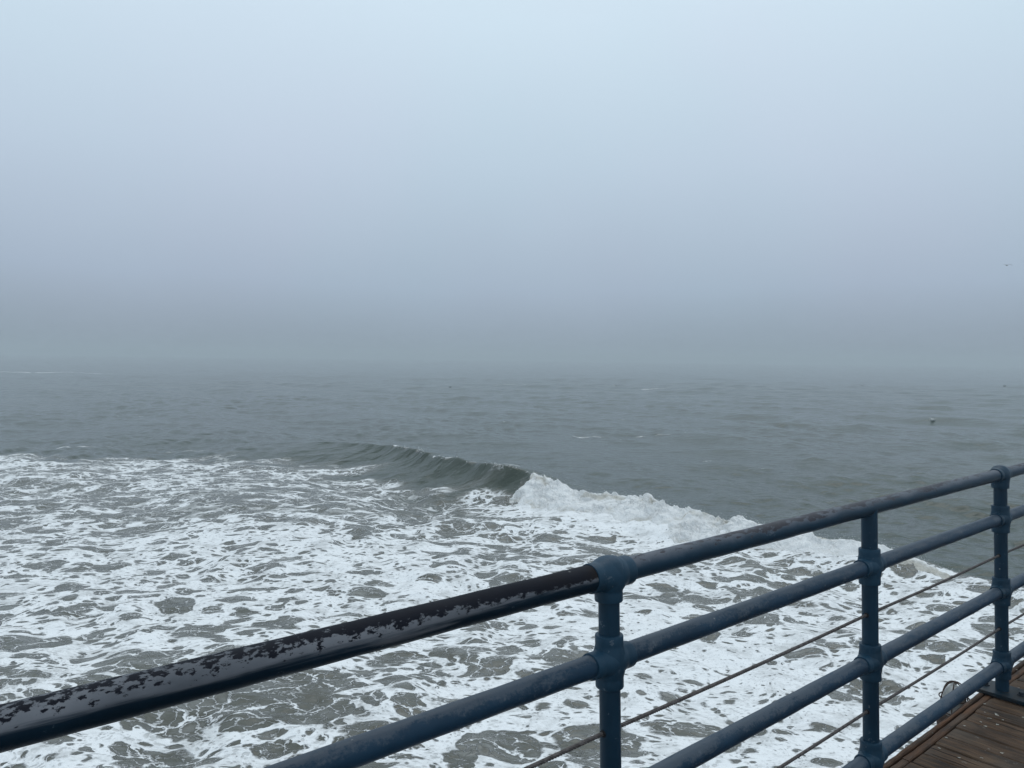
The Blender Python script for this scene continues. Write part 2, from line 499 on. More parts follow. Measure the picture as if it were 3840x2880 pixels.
# ------------------------------------------------------------------ the sea
E_A = np.array([0.7071, -0.7071])          # along the breaker's crest (away-left to near-right)
E_P = np.array([-0.7071, -0.7071])         # the way the waves run, towards the beach
C0 = np.array([1.1, 39.1])
crest = [(-20.8, 58.9, .25), (-17.3, 57.4, .52), (-11.6, 54.2, .95), (-8.3, 51.2, 1.15), (-3.3, 44.0, 1.25), (-0.2, 40.5, 1.3),
         (1.1, 39.1, 1.20), (3.2, 36.2, 1.02), (5.5, 34.9, .95), (7.0, 32.3, 1.0), (8.6, 29.9, .95), (9.9, 29.0, .88),
         (11.0, 27.6, .82), (12.2, 26.7, .78), (13.4, 26.1, .74), (13.5, 24.6, .70), (14.4, 23.4, .64), (15.2, 22.2, .5), (18.5, 18.5, .3), (22, 15, .2)]
cr = np.array(crest)
ca = (cr[:, :2] - C0) @ E_A
cs = (cr[:, :2] - C0) @ E_P
o_ = np.argsort(ca)
ca, cs, chh = ca[o_], cs[o_], cr[o_, 2]
# a smooth crest line
aa = np.linspace(ca[0] - 8, ca[-1] + 8, 400)
ss = np.interp(aa, ca, cs); hh = np.interp(aa, ca, chh, left=0.0)
ker = np.exp(-np.linspace(-2, 2, 31) ** 2); ker /= ker.sum()
ss = np.convolve(np.pad(ss, 15, mode='edge'), ker, 'valid')
hh = np.convolve(np.pad(hh, 15, mode='edge'), ker, 'valid')
hh = hh * sstep(ca[0] - 4, ca[0] + 4, aa)
hh = hh - 0.38 * sstep(-0.8, 1.8, aa) * np.clip(hh, 0, 1)          # the broken part has dropped


def breaker(x, y):
    a = (x - C0[0]) * E_A[0] + (y - C0[1]) * E_A[1]
    s = (x - C0[0]) * E_P[0] + (y - C0[1]) * E_P[1]
    wob = 0.25 * perlin(a * 0.35, s * 0 + 3.3, 5) + 0.10 * perlin(a * 1.1, s * 0 + 7.3, 6)
    ds = s - np.interp(a, aa, ss) - wob
    A = np.interp(a, aa, hh) * (1 + 0.10 * perlin(a * 0.5, a * 0 + 1.7, 8))
    white = sstep(0.0, 1.6, a)              # broken part
    lf = 1.0 + 1.0 * white + 1.3 * sstep(-10, -24, a)
    front = np.exp(-np.maximum(ds, 0) / lf) * (1 - white) + np.exp(-(np.maximum(ds, 0) / (lf * 0.95)) ** 1.6) * white
    back = np.exp(-(np.minimum(ds, 0) / 4.2) ** 2)
    trough = -0.16 * np.exp(-((ds - 4.2) / 2.2) ** 2)
    h = A * (np.where(ds > 0, front, back) + trough)
    return h, a, ds, A, white


def swell(x, y, cut):
    """random sea; cut = shortest wavelength the mesh can carry there"""
    r = np.random.default_rng(5)
    z = np.zeros_like(x)
    gust = 0.60 + 0.85 * np.clip(perlin(x * 0.035, y * 0.028, 15) + 0.5 * perlin(x * 0.11, y * 0.09, 16) + 0.25, -0.5, 1.0)
    for k in range(64):
        lam = 0.55 * (26.0 / 0.55) ** (k / 63.0) * r.uniform(0.92, 1.08)
        th = math.radians(225) + r.normal(0, 0.80 if lam < 4 else 0.55 if lam < 8 else 0.25)
        # 225 deg = (-.7,-.7)
        kx, ky = math.cos(th) * 2 * math.pi / lam, math.sin(th) * 2 * math.pi / lam
        amp = 0.0052 * lam ** 0.86 * r.uniform(0.5, 1.4)
        ph = r.uniform(0, 2 * math.pi)
        att = np.clip(lam / cut - 1.0, 0, 1)
        w = np.sin(kx * x + ky * y + ph + 1.2 * math.sin(k))
        g = gust if lam < 5 else 1.0
        z += (1.5 if 0.7 < lam < 2.8 else 0.95) * amp * att * g * (w + 0.38 * (w * w - 0.5))
    return z


def g2(x, y, cx, cy, sx, sy, ang=0.0):
    c, s = math.cos(ang), math.sin(ang)
    u = (x - cx) * c + (y - cy) * s; v = -(x - cx) * s + (y - cy) * c
    return np.exp(-(u / sx) ** 2 - (v / sy) ** 2)


def foam_cover(x, y, a, ds, white):
    """how much of the surface the foam covers, 0..1+"""
    n1 = perlin(x * 0.11, y * 0.16, 21); n2 = perlin(x * 0.4, y * 0.45, 22)
    # far rim of the surf zone: in front of the crest, and a ragged edge on the left
    rim = np.interp(x, [-80, -40, -35, -28.7, -24.4, -18.5, -11.6, -8.0, -5.0, -2.5, 0.5],
                    [56, 54, 53.0, 50.8, 53.0, 52.0, 49.4, 45.2, 41.3, 39.9, 39.0])
    d = rim - y + 1.3 * n2 + 0.7 * n1 + 3.0 * perlin(x * 0.16, y * 0.45, 23)
    left = 0.34 * sstep(-2.6, 0.6, d) + 0.66 * sstep(-0.3, 4.5, d)
    front = sstep(-0.1, 0.9, ds)
    inside = np.where(x < 0.5, left, front)
    # how dense: streaky band on the left at mid distance, dense surf near the pier
    dens = np.full_like(x, 0.70)
    near = np.interp(y, [12, 16, 20, 25, 29, 31.5, 34, 37, 42, 47, 50, 54], [.56, .60, .66, .72, .74, .54, .36, .33, .40, .48, .54, .60])
    dens = near + 0.16 * n1 + 0.10 * n2
    right = sstep(-1.0, 6.0, x)
    dens = dens * (1 - right) + right * (0.68 + 0.15 * n1 + 0.14 * n2)
    dens -= 0.30 * g2(x, y, 2.5, 27.5, 3.2, 1.3, -0.15)         # brown pool under the rail elbow
    dens -= 0.20 * g2(x, y, -5.5, 16.0, 3.0, 2.2)
    dens -= 0.16 * g2(x, y, -1.0, 31.5, 4.0, 1.6, 0.1)
    dens -= 0.22 * g2(x, y, -14, 33.5, 9.0, 1.6, 0.1)
    dens += 0.22 * g2(x, y, 2.0, 32.3, 3.2, 0.9, 0.1)           # milky swirl ahead of the roller
    dens += 0.25 * g2(x, y, -3.4, 38.2, 4.0, 0.7, -0.25)
    dens += 0.16 * g2(x, y, 4.5, 18.0, 3.0, 3.0)
    f = inside * np.clip(dens, 0.25, 1.1)
    # the roller itself and the lip of the green wall
    f = np.maximum(f, white * sstep(-0.5, 0.0, ds) * sstep(4.5, 2.0, ds) * (1.1 - 0.42 * sstep(11, 15, a)))
    lip = sstep(-24, -13, a) * (1 - white) * np.exp(-((ds + 0.08) / 0.16) ** 2) * (0.12 + 0.45 * (perlin(a * 1.3, a * 0, 31) > 0.22))
    f = np.maximum(f, lip * 0.85)
    # foam drawn up the foot of the wall next to the break
    foot = sstep(-4.0, -0.5, a) * (1 - white) * sstep(0.7, 2.2, ds) * sstep(6, 3, ds)
    f = np.maximum(f, 0.55 * foot)
    # stray streaks outside the surf
    for (cx, cy, sx_, sy_, an, k) in STREAKS:
        f = np.maximum(f, k * g2(x, y, cx, cy, sx_, sy_, an) * (0.55 + 0.45 * np.sign(perlin(x * 0.5, y * 0.8, 41) + 0.1)))
    return np.clip(f, 0, 1.3)


def streak(u, v, du, sy, k):
    p, q_ = at(u - du, v), at(u + du, v)
    c = (p + q_) / 2
    return (c[0], c[1], abs(q_[0] - p[0]) / 2, sy, 0.0, k)


STREAKS = [streak(110, 1396, 210, 5.0, .85), streak(330, 1399, 120, 3.0, .6), streak(2190, 1632, 130, .35, .27), streak(2440, 1636, 90, .3, .30),
           streak(2640, 1729, 60, .3, .29), streak(250, 1672, 160, .4, .30), streak(700, 1690, 120, .35, .30), streak(60, 1660, 90, .4, .26), streak(2010, 1447, 160, 2.0, .35), streak(2480, 1462, 90, 2.0, .45), streak(1870, 1661, 40, .3, .4),
           streak(1190, 1672, 60, .3, .5), streak(3560, 1495, 30, 1.0, .4)]

rr = [3.0]
while rr[-1] < 72:
    rr.append(rr[-1] + 0.050 + 0.0021 * rr[-1])
while rr[-1] < 250:
    rr.append(rr[-1] + 0.20 + 0.004 * (rr[-1] - 60))
while rr[-1] < 4800:
    rr.append(rr[-1] + 1.0 + 0.03 * (rr[-1] - 250))
rr = np.array(rr)
th = np.concatenate([np.arange(-180, -46, 3.0), np.arange(-46, 46, 0.11), np.arange(46, 179, 3.0)])
th = np.radians(th)
RR, TT = np.meshgrid(rr, th, indexing='ij')
X = RR * np.sin(TT); Y = RR * np.cos(TT)
drow = np.gradient(rr)[:, None] * np.ones_like(X)
dcol = np.maximum(drow, RR * np.gradient(th)[None, :])
cut = 2.6 * dcol
hb, A_, DS_, AMP_, WH_ = breaker(X, Y)
Z = swell(X, Y, cut)
calm = 1 - 0.85 * np.clip(hb * 1.4, 0, 1)
# mellow lumps in the surf zone
Z = Z * calm + hb
lump = sstep(62, 48, RR) * (0.05 * perlin(X * 0.45, Y * 0.6, 51) + 0.035 * perlin(X * 1.1, Y * 1.4, 52))
Z += lump
FO = foam_cover(X, Y, A_, DS_, WH_)
V = np.stack([X, Y, Z], -1).reshape(-1, 3)
nr, nc = X.shape
sea_me = np_mesh('sea', V, grid_quads(nr, nc, wrap=True)[:, ::-1])
at_f = sea_me.attributes.new('foam', 'FLOAT', 'POINT')
at_f.data.foreach_set('value', FO.ravel().astype(np.float32))
sea = obj('sea', sea_me, M_SEA)
tag(sea, 'grey green sea with white lacy surf foam', 'sea', kind='structure')


def sea_z(x, y):
    xx, yy = np.array([float(x)]), np.array([float(y)])
    h = breaker(xx, yy)[0]
    return float((swell(xx, yy, np.array([1.0])) * (1 - 0.5 * np.clip(h, 0, 1)) + h)[0])


# ------------------------------------------------------------------ the broken part of the wave: a tumbling roller of foam
na, ns = 1200, 190
ga = np.linspace(-1.3, 27.0, na)[:, None] * np.ones((1, ns))
gs = np.linspace(-0.75, 3.9, ns)[None, :] * np.ones((na, 1))
base_s = np.interp(ga, aa, ss)
wobg = 0.25 * perlin(ga * 0.35, ga * 0 + 3.3, 5) + 0.10 * perlin(ga * 1.1, ga * 0 + 7.3, 6)
PX = C0[0] + E_A[0] * ga + E_P[0] * (gs + base_s + wobg)
PY = C0[1] + E_A[1] * ga + E_P[1] * (gs + base_s + wobg)
h0, _, dsg, Ag, whg = breaker(PX, PY)
z0 = swell(PX, PY, np.full_like(PX, 0.6)) * (1 - 0.5 * np.clip(h0, 0, 1)) + h0
ragged = 0.55 * perlin(ga * 0.55, ga * 0 + 0.5, 61) + 0.35 * perlin(ga * 1.6, gs * 0.4, 62)
lim = 1.75 - 0.95 * sstep(9, 18, ga) + ragged * (1 - 0.5 * sstep(9, 18, ga))
env = sstep(-0.62, -0.1, dsg) * sstep(lim + 0.35, lim - 0.55, dsg) * sstep(-0.5, 0.5, ga + 0.5 * perlin(gs * 1.2, ga, 63)) * sstep(23.0, 15.0, ga + 0.9 * perlin(ga * 0.9, gs * 0.9, 64))
roll_ = fbm(ga * 0.75, gs * 0.9, 3, 70, 0.55)                       # big soft heaps
bil = np.zeros_like(ga); amp = 1.0; fq = 3.4
wa = ga + 0.18 * perlin(ga * 2.1, gs * 2.1, 77); ws_ = gs + 0.18 * perlin(ga * 2.1 + 5, gs * 2.1, 78)
for k in range(5):
    bil += amp * (np.abs(perlin(wa * fq + 0.3 * k, ws_ * fq * 1.15, 70 + k)) * 2.0 - 0.55)
    amp *= 0.66; fq *= 1.9
patch = 0.35 + 0.65 * sstep(-0.3, 0.5, perlin(ga * 0.9, gs * 1.1, 79))   # rough in places, sleek in others
bil = bil * 0.30 * patch + roll_ * 0.55
size = 0.25 * np.clip(Ag + 0.3, 0.35, 1.3) * (1 - 0.5 * sstep(12, 17, ga))
lift = env * size * (0.9 + bil) + (1 - env) * (-0.10)
crestlift = env * np.exp(-((dsg - 0.05) / 0.35) ** 2) * 0.14 * (0.3 + np.clip(fbm(ga * 1.3, gs * 2.0, 3, 81) * 2, 0, 1.6)) + env * 0.10 * np.exp(-((ga - 1.2) / 1.2) ** 2) * np.exp(-((dsg - 0.3) / 0.6) ** 2)
push = env * size * (0.5 * bil + 0.35)
PZ = z0 + lift + crestlift
PX2 = PX + E_P[0] * push + 0.10 * env * perlin(ga * 3, gs * 3, 90)
PY2 = PY + E_P[1] * push + 0.10 * env * perlin(ga * 3 + 9, gs * 3, 91)
ww_me = np_mesh('whitewater', np.stack([PX2, PY2, PZ], -1).reshape(-1, 3), grid_quads(na, ns))
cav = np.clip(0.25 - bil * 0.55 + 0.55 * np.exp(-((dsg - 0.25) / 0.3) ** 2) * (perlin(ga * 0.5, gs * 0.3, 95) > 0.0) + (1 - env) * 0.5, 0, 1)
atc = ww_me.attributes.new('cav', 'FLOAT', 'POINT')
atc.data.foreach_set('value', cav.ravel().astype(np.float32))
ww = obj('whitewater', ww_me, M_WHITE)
tag(ww, 'tumbling white foam of the breaking wave running toward the railing', 'whitewater', kind='stuff')

# drops and shreds thrown up along the crest
SPV, SPF = [], []
tet = np.array([(1, 1, 1), (-1, -1, 1), (-1, 1, -1), (1, -1, -1)]) * 0.6
idx = np.argwhere(env > 0.35)
pick = idx[rng.integers(0, len(idx), 6000)]
kcount = 0
for i, j in pick:
    near_crest = math.exp(-(dsg[i, j] / 0.8) ** 2)
    if rng.random() > 0.25 + 0.75 * near_crest: continue
    up = abs(rng.normal(0, 0.09 + 0.10 * near_crest))
    c = np.array([PX2[i, j] + rng.normal(0, .05), PY2[i, j] + rng.normal(0, .05), PZ[i, j] + up])
    s = rng.uniform(0.004, 0.014) * (1.0 - 0.5 * min(1, up / 0.3))
    q = rng.normal(size=(3, 3)); q, _ = np.linalg.qr(q)
    v = (tet * s * rng.uniform(0.6, 1.6, 3)) @ q.T + c
    SPV.append(v); b = 4 * kcount; kcount += 1
    SPF += [(b, b + 1, b + 2), (b, b + 3, b + 1), (b, b + 2, b + 3), (b + 1, b + 3, b + 2)]
# ragged lip of the green wall
for k in range(420):
    a = rng.uniform(-15, -0.5)
    if perlin(np.array([a * 0.8]), np.array([0.0]), 33)[0] < 0.05: continue
    sline = np.interp(a, aa, ss) + 0.25 * perlin(np.array([a * .35]), np.array([3.3]), 5)[0] + 0.10 * perlin(np.array([a * 1.1]), np.array([7.3]), 6)[0]
    s_ = sline + rng.normal(0.0, 0.06)
    px, py = C0 + E_A * a + E_P * s_
    c = np.array([px, py, sea_z(px, py) + abs(rng.normal(0, 0.05))])
    s = rng.uniform(0.008, 0.03)
    q, _ = np.linalg.qr(rng.normal(size=(3, 3)))
    v = (tet * s * rng.uniform(0.6, 1.8, 3)) @ q.T + c
    SPV.append(v); b = 4 * kcount; kcount += 1
    SPF += [(b, b + 1, b + 2), (b, b + 3, b + 1), (b, b + 2, b + 3), (b + 1, b + 3, b + 2)]
sp_me = np_mesh('spray', np.concatenate(SPV), np.array(SPF), smooth=False)
sp = obj('spray', sp_me, mat_plain('spray_drops', (0.80, 0.81, 0.80), 0.5, 0, 0.05))
tag(sp, 'fine white spray thrown up along the wave crest', 'spray', kind='stuff')

# ------------------------------------------------------------------ the pier: frame t along the rail, n out to sea, z above deck
AZ = 0.8640
Dv = Vector((math.sin(AZ), math.cos(AZ), 0))
Nv = Vector((-math.cos(AZ), math.sin(AZ), 0))
B0 = Vector((0.2721, 1.8796, DECK_Z))
LEAN = 0.041


def W(t, n, z):
    return B0 + Dv * t + Nv * n + Vector((0, 0, z))


def pier_matrix(t, n, z):
    mt = Matrix((Dv, Nv, Vector((0, 0, 1)))).transposed().to_4x4()
    mt.translation = W(t, n, z)
    return mt


def lathe(bm, prof, axis='Z', seg=28, mat=Matrix()):
    """prof: [(r, h)...] swept about an axis"""
    rings = []
    for r, h in prof:
        ring = []
        for k in range(seg):
            a = 2 * math.pi * k / seg
            c, s = math.cos(a) * r, math.sin(a) * r
            p = {'Z': (c, s, h), 'X': (h, c, s), 'Y': (c, h, s)}[axis]
            ring.append(bm.verts.new(mat @ Vector(p)))
        rings.append(ring)
    for a, b in zip(rings[:-1], rings[1:]):
        for k in range(seg):
            f = bm.faces.new((a[k], a[(k + 1) % seg], b[(k + 1) % seg], b[k]))
            f.smooth = True
    for ring, flip in ((rings[0], True), (rings[-1], False)):
        try:
            f = bm.faces.new(ring[::-1] if flip else ring)
        except ValueError:
            pass
    return rings


def bm_mesh(name, bm, angle=0.6):
    bmesh.ops.recalc_face_normals(bm, faces=bm.faces)
    me = bpy.data.meshes.new(name)
    bm.to_mesh(me); bm.free()
    me.polygons.foreach_set('use_smooth', np.ones(len(me.polygons), dtype=bool))
    me.set_sharp_from_angle(angle=angle)
    return me


def box_bm(sx, sy, sz, bev=0.002, seg=1):
    bm = bmesh.new()
    bmesh.ops.create_cube(bm, size=1.0)
    bmesh.ops.scale(bm, vec=(sx, sy, sz), verts=bm.verts)
    if bev > 0:
        bmesh.ops.bevel(bm, geom=bm.edges[:], offset=bev, segments=seg, affect='EDGES')
    return bm


# deck -------------------------------------------------------------
EDGE_N = 0.077
T0, T1 = -2.6, 5.6
deck = empty('pier_deck', W(0, 0, 0))
tag(deck, 'dark weathered timber deck of the pier, spotted with droppings', 'pier deck', kind='structure')
bpy.context.view_layer.update()


def put(o, mt, parent):
    """place a child by its world matrix"""
    o.parent = parent
    o.matrix_parent_inverse = parent.matrix_world.inverted()
    o.matrix_world = mt


PL_W, PL_L, PL_T = 0.1155, 3.6, 0.09
plank_mes = []
for k in range(6):
    bm = bmesh.new()
    w = PL_W - (0.0012, 0.0075, 0.0015, 0.0100, 0.0018, 0.0060)[k]
    nx = 40
    r = random.Random(k)
    # top surface slightly cupped and uneven, ragged long edges
    prof = [(-0.5, -PL_T), (-0.5, -0.006), (-0.46, -0.0005), (-0.2, 0.001), (0.0, 0.0), (0.2, 0.001), (0.46, -0.0005), (0.5, -0.006), (0.5, -PL_T)]
    rings = []
    for i in range(nx + 1):
        x = -PL_L * (i / nx) ** 1.6
        e1, e2 = r.uniform(-0.002, 0.002), r.uniform(-0.002, 0.002)
        zz = r.uniform(-0.0012, 0.0012)
        ring = []
        for q, (py, pz) in enumerate(prof):
            yy = py * w + (e1 if py < -0.4 else e2 if py > 0.4 else 0)
            ring.append(bm.verts.new((x, yy, pz + zz)))
        rings.append(ring)
    for a, b in zip(rings[:-1], rings[1:]):
        for q in range(len(prof) - 1):
            bm.faces.new((a[q], a[q + 1], b[q + 1], b[q]))
        bm.faces.new((a[-1], a[0], b[0], b[-1]))
    bm.faces.new(rings[0]); bm.faces.new(rings[-1][::-1])
    me = bm_mesh('plank', bm, 0.5)
    me.materials.append(M_WOOD)
    plank_mes.append(me)
k0 = math.floor((T0 - 2.144) / PL_W); k1 = math.ceil((T1 - 2.144) / PL_W)
for k in range(k0, k1):
    t = 2.144 + (k + 0.5) * PL_W
    o = obj('plank', plank_mes[(k * 5) % 6])
    # plank local X runs out to sea, local Y along the rail
    mt = Matrix((Nv, -Dv, Vector((0, 0, 1)))).transposed().to_4x4()
    mt.translation = W(t, 0.0155 + random.uniform(-0.006, 0.001), random.uniform(-0.004, 0.001))
    put(o, mt, deck)
for n0, n1, zt in ((0.0195, 0.0515, -0.002), (0.0545, EDGE_N, 0.003)):
    tt = T0
    while tt < T1:
        L = 2.2
        bm = bmesh.new()
        nx = 44
        prof = [(n0, -0.24), (n0 + .0015, -0.004), (n0 + 0.006, 0.0), (n1 - 0.006, 0.0), (n1 - .0015, -0.004), (n1, -0.24)]
        rings = []
        for i in range(nx + 1):
            x = (L - 0.004) * i / nx
            j1, j2, j3 = [random.uniform(-0.0015, 0.0015) for _ in range(3)]
            rings.append([bm.verts.new((x, p[0] - n0 + (j1 if q < 3 else j2), p[1] + (j3 if 0 < q < 5 else 0))) for q, p in enumerate(prof)])
        for a, b in zip(rings[:-1], rings[1:]):
            for q in range(len(prof)):
                bm.faces.new((a[q], a[(q + 1) % len(prof)], b[(q + 1) % len(prof)], b[q]))
        bm.faces.new(rings[0]); bm.faces.new(rings[-1][::-1])
        me = bm_mesh('edge_board', bm, 0.5)
        o = obj('edge_board', me, M_EDGE)
        put(o, pier_matrix(tt, n0, zt), deck)
        tt += L
# stringers that carry the planks
for n_ in (-0.25, -1.6, -3.0):
    o = obj('stringer', bm_mesh('stringer', box_bm(T1 - T0, 0.2, 0.35, 0.006)), M_WOOD)
    put(o, pier_matrix((T0 + T1) / 2, n_, -0.09 - 0.18), deck)

# droppings on the planks: low irregular splats, real relief
rs = random.Random(3)


def splat_me(seed):
    r = random.Random(seed)
    bm = bmesh.new()
    c = bm.verts.new((0, 0, 0.0016))
    ring = []
    N = 12
    for k in range(N):
        a = 2 * math.pi * k / N
        rad = r.uniform(0.25, 1.2)
        ring.append(bm.verts.new((math.cos(a) * rad * 0.0075, math.sin(a) * rad * 0.005, -0.0005)))
    for k in range(N):
        bm.faces.new((c, ring[k], ring[(k + 1) % N]))
    me = bm_mesh('dropping', bm)
    me.materials.append(M_LIME)
    return me


splats = [splat_me(s) for s in range(5)]

# railing ----------------------------------------------------------
railing = empty('pier_railing', W(0, 0, 0))
tag(railing, 'blue painted pipe railing with cast fittings and wire ropes along the pier edge', 'railing')
bpy.context.view_layer.update()
H_TOP, H2, H3, H4 = 1.07, 0.854, 0.501, 0.1436
TP = [-1.41, 0.0, 1.4187, 2.8165, 4.22]
LN_T = [0.006, 0.0056, 0.013, 0.0115, 0.01]
R_POST = [0.027, 0.0268, 0.0285, 0.0292, 0.029]


def RP(t, h):
    """point on the leaning plane of the rails"""
    return W(t, LEAN * h, h)


def frame_m(t, h, lt=0.0):
    """x along the rail, z up the leaning post"""
    z = (Vector((0, 0, 1)) + Nv * LEAN).normalized()
    x = Dv.copy()
    y = z.cross(x).normalized()
    mt = Matrix((x, y, z)).transposed().to_4x4()
    mt.translation = RP(t, h)
    return mt


def pipe_me(name, r, L, seg=32, rings=24, wob=0.0006, seed=0):
    bm = bmesh.new()
    rr_ = random.Random(seed)
    prof = [(r + rr_.uniform(-wob, wob), -L / 2 + L * k / rings) for k in range(rings + 1)]
    lathe(bm, prof, 'X', seg)
    return bm_mesh(name, bm, 0.9)


R_TOP = [0.0330, 0.0300, 0.0285, 0.0285]
R_MID = [0.0275, 0.0278, 0.0275, 0.0275]
for s in range(4):
    t0, t1 = TP[s], TP[s + 1]
    o = obj('top_rail', pipe_me('top_rail', R_TOP[s], t1 - t0, 40, 30, seed=s), M_BARE if s == 0 else M_FLAKE)
    put(o, frame_m((t0 + t1) / 2, H_TOP), railing)
    if s == 0: o['label'] = 'top rail worn down to dark bare iron with grey scraped patches'
    if s in (1, 2): o['label'] = 'top rail with dark flakes along its faded upper side'
    for h in (H2, H3, H4):
        o = obj('rail', pipe_me('rail', R_MID[s], t1 - t0, 36, 20, seed=10 * s), M_RAIL)
        put(o, frame_m((t0 + t1) / 2, h), railing)


def post_me(r, h):
    bm = bmesh.new()
    prof = [(r, 0.0 + h * k / 20) for k in range(21)]
    lathe(bm, prof, 'Z', 36)
    return bm_mesh('post', bm, 0.9)


def cross_fit(rp, rm, tee=False):
    """cast pipe fitting: bulging body, four collars with rims (three for a tee)"""
    bm = bmesh.new()
    c = rp * 1.33; ch = rm * 1.20; bd = max(rp, rm) * 1.48
    low = [(rp * 1.01, -0.0665), (c * 0.97, -0.0655), (c, -0.063), (c, -0.045), (c * 0.99, -0.042), (c * 1.02, -0.036), (bd * 0.96, -0.024), (bd, -0.010), (bd, 0.0)]
    if tee:
        prof = low + [(bd * 0.985, 0.010), (bd * 0.93, 0.020), (bd * 0.80, 0.031), (bd * 0.58, 0.0405), (bd * 0.30, 0.0455), (bd * 0.02, 0.0468)]
    else:
        prof = low + [(r, -h) for r, h in low[:-1][::-1]]
    lathe(bm, prof, 'Z', 40)
    hl = [(rm * 1.01, -0.071), (ch * 0.98, -0.070), (ch, -0.067), (ch, -0.047), (ch * 0.985, -0.044), (ch * 1.03, -0.036), (bd * 0.97, -0.022), (bd, -0.008)]
    prof = hl + [(r, -h) for r, h in hl[::-1]]
    lathe(bm, prof, 'X', 40)
    return bm_mesh('fitting', bm, 0.45)


rail_ticks = {}
for k, t in enumerate(TP):
    rp = R_POST[k]
    z = (Vector((0, 0, 1)) + Nv * LEAN + Dv * LN_T[k]).normalized()
    x = (Dv - z * Dv.dot(z)).normalized()
    y = z.cross(x)
    mt = Matrix((x, y, z)).transposed().to_4x4()
    mt.translation = W(t, 0, 0.012)
    post = obj('post', post_me(rp, H_TOP - 0.012), M_POST)
    put(post, mt, railing)
    rm = (R_MID[max(0, k - 1)] + R_MID[min(3, k)]) / 2
    for h in (H2, H3, H4):
        o = obj('fitting', cross_fit(rp, rm), M_FIT)
        fm = mt.copy(); fm.translation = W(t, 0, 0) + z * h
        put(o, fm, railing)
    if k != 2:
        rt = (R_TOP[max(0, k - 1)] + R_TOP[min(3, k)]) / 2
        o = obj('top_fitting', cross_fit(rp, rt * 0.985, True), M_FIT)
        fm = mt.copy(); fm.translation = W(t, 0, 0) + z * H_TOP
        put(o, fm, railing)
    # dark rings put in for shaded holes where the wire ropes pass the post
    for h in ((H2 + H3) / 2, (H3 + H4) / 2):
        for sgn in (-1, 1):
            bm = bmesh.new()
            lathe(bm, [(0.0045, 0.004), (0.0078, 0.0035), (0.0092, 0.0015), (0.0092, -0.012), (0.0045, -0.012)], 'X', 16)
            if sgn < 0:
                bmesh.ops.scale(bm, vec=(-1, 1, 1), verts=bm.verts)
            o = obj('rope_hole', bm_mesh('rope_hole', bm), M_HOLE)
            gm = mt.copy(); gm.translation = W(t, 0, 0) + z * h + x * sgn * (rp - 0.001)
            put(o, gm, railing)
    # foot plate and its bolts
    plate = obj('base_plate', bm_mesh('base_plate', box_bm(0.17, 0.235, 0.018, 0.003, 2)), M_PLATE)
    put(plate, pier_matrix(t, -0.012, 0.0115), railing)
    bpy.context.view_layer.update()
    for bn in (0.074, -0.082):
        bm = bmesh.new()
        lathe(bm, [(0.019, 0.0), (0.019, 0.003), (0.0175, 0.004), (0.0125, 0.0042)], 'Z', 20)
        lathe(bm, [(0.0128, 0.004), (0.0128, 0.013), (0.0112, 0.0158), (0.004, 0.0165)], 'Z', 6)
        o = obj('bolt', bm_mesh('bolt', bm, 0.5), M_BOLT)
        put(o, pier_matrix(t, bn, 0.0203), plate)


def rope_me(L, R=0.0058, strands=6, lay=0.055, sag=0.004):
    r = R * 0.42; rc = R - r
    step = 0.0045
    n = int(L / step)
    V_, F_ = [], []
    seg = 5
    x = np.linspace(0, L, n)
    sagz = -sag * 4 * (x / L) * (1 - x / L)
    for s in range(strands):
        a = 2 * np.pi * (x / lay + s / strands)
        cy, cz = rc * np.cos(a), rc * np.sin(a)
        b = len(V_) * n * seg
        ring = []
        for k in range(seg):
            b_ = a + 2 * np.pi * k / seg
            ring.append(np.stack([x, cy + r * np.cos(b_), cz + r * np.sin(b_) + sagz], -1))
        V_.append(np.stack(ring, 1).reshape(-1, 3))
        F_.append(grid_quads(n, seg, True) + b)
    return np_mesh('wire_rope', np.concatenate(V_), np.concatenate(F_))


for h in ((H2 + H3) / 2, (H3 + H4) / 2):
    for s in range(4):
        o = obj('wire_rope', rope_me(TP[s + 1] - TP[s]), M_CABLE)
        fm = frame_m(TP[s], h)
        a = W(TP[s], LEAN * h, h) + Dv * LN_T[s] * h
        b = W(TP[s + 1], LEAN * h, h) + Dv * LN_T[s + 1] * h
        fm.translation = a
        put(o, fm, railing)

# droppings
spots = [(2.539, -0.062, 2.2), (2.50, -0.10, 1.2), (2.47, -0.055, 1.3), (2.43, -0.10, 1.5), (2.40, -0.045, 1.0), (2.37, -0.07, 1.1), (2.52, -0.02, 0.9),
         (2.30, -0.01, 0.9), (2.12, 0.0, 1.3), (2.0, -0.02, 1.2), (1.98, -0.10, 1.0), (2.05, -0.16, 1.1), (2.16, -0.20, 1.0), (2.60, -0.15, 1.2),
         (2.95, -0.03, 1.1), (3.0, 0.04, 0.9), (3.1, -0.02, 1.2), (3.02, -0.08, 1.3), (3.2, 0.05, 1.0), (2.62, 0.012, 1.1)]
for _ in range(14):
    spots.append((rs.uniform(1.7, 3.6), rs.uniform(-0.9, 0.085), rs.uniform(0.3, 0.9)))
for k, (t, n_, s) in enumerate(spots):
    o = obj('dropping', splats[k % 5])
    mt = pier_matrix(t, n_, 0.0025 + (0.002 if n_ > 0.015 else 0))
    mt = mt @ Matrix.Rotation(rs.uniform(0, 6.28), 4, 'Z') @ Matrix.Diagonal((s, s * rs.uniform(0.6, 1.2), 1, 1))
    put(o, mt, deck)

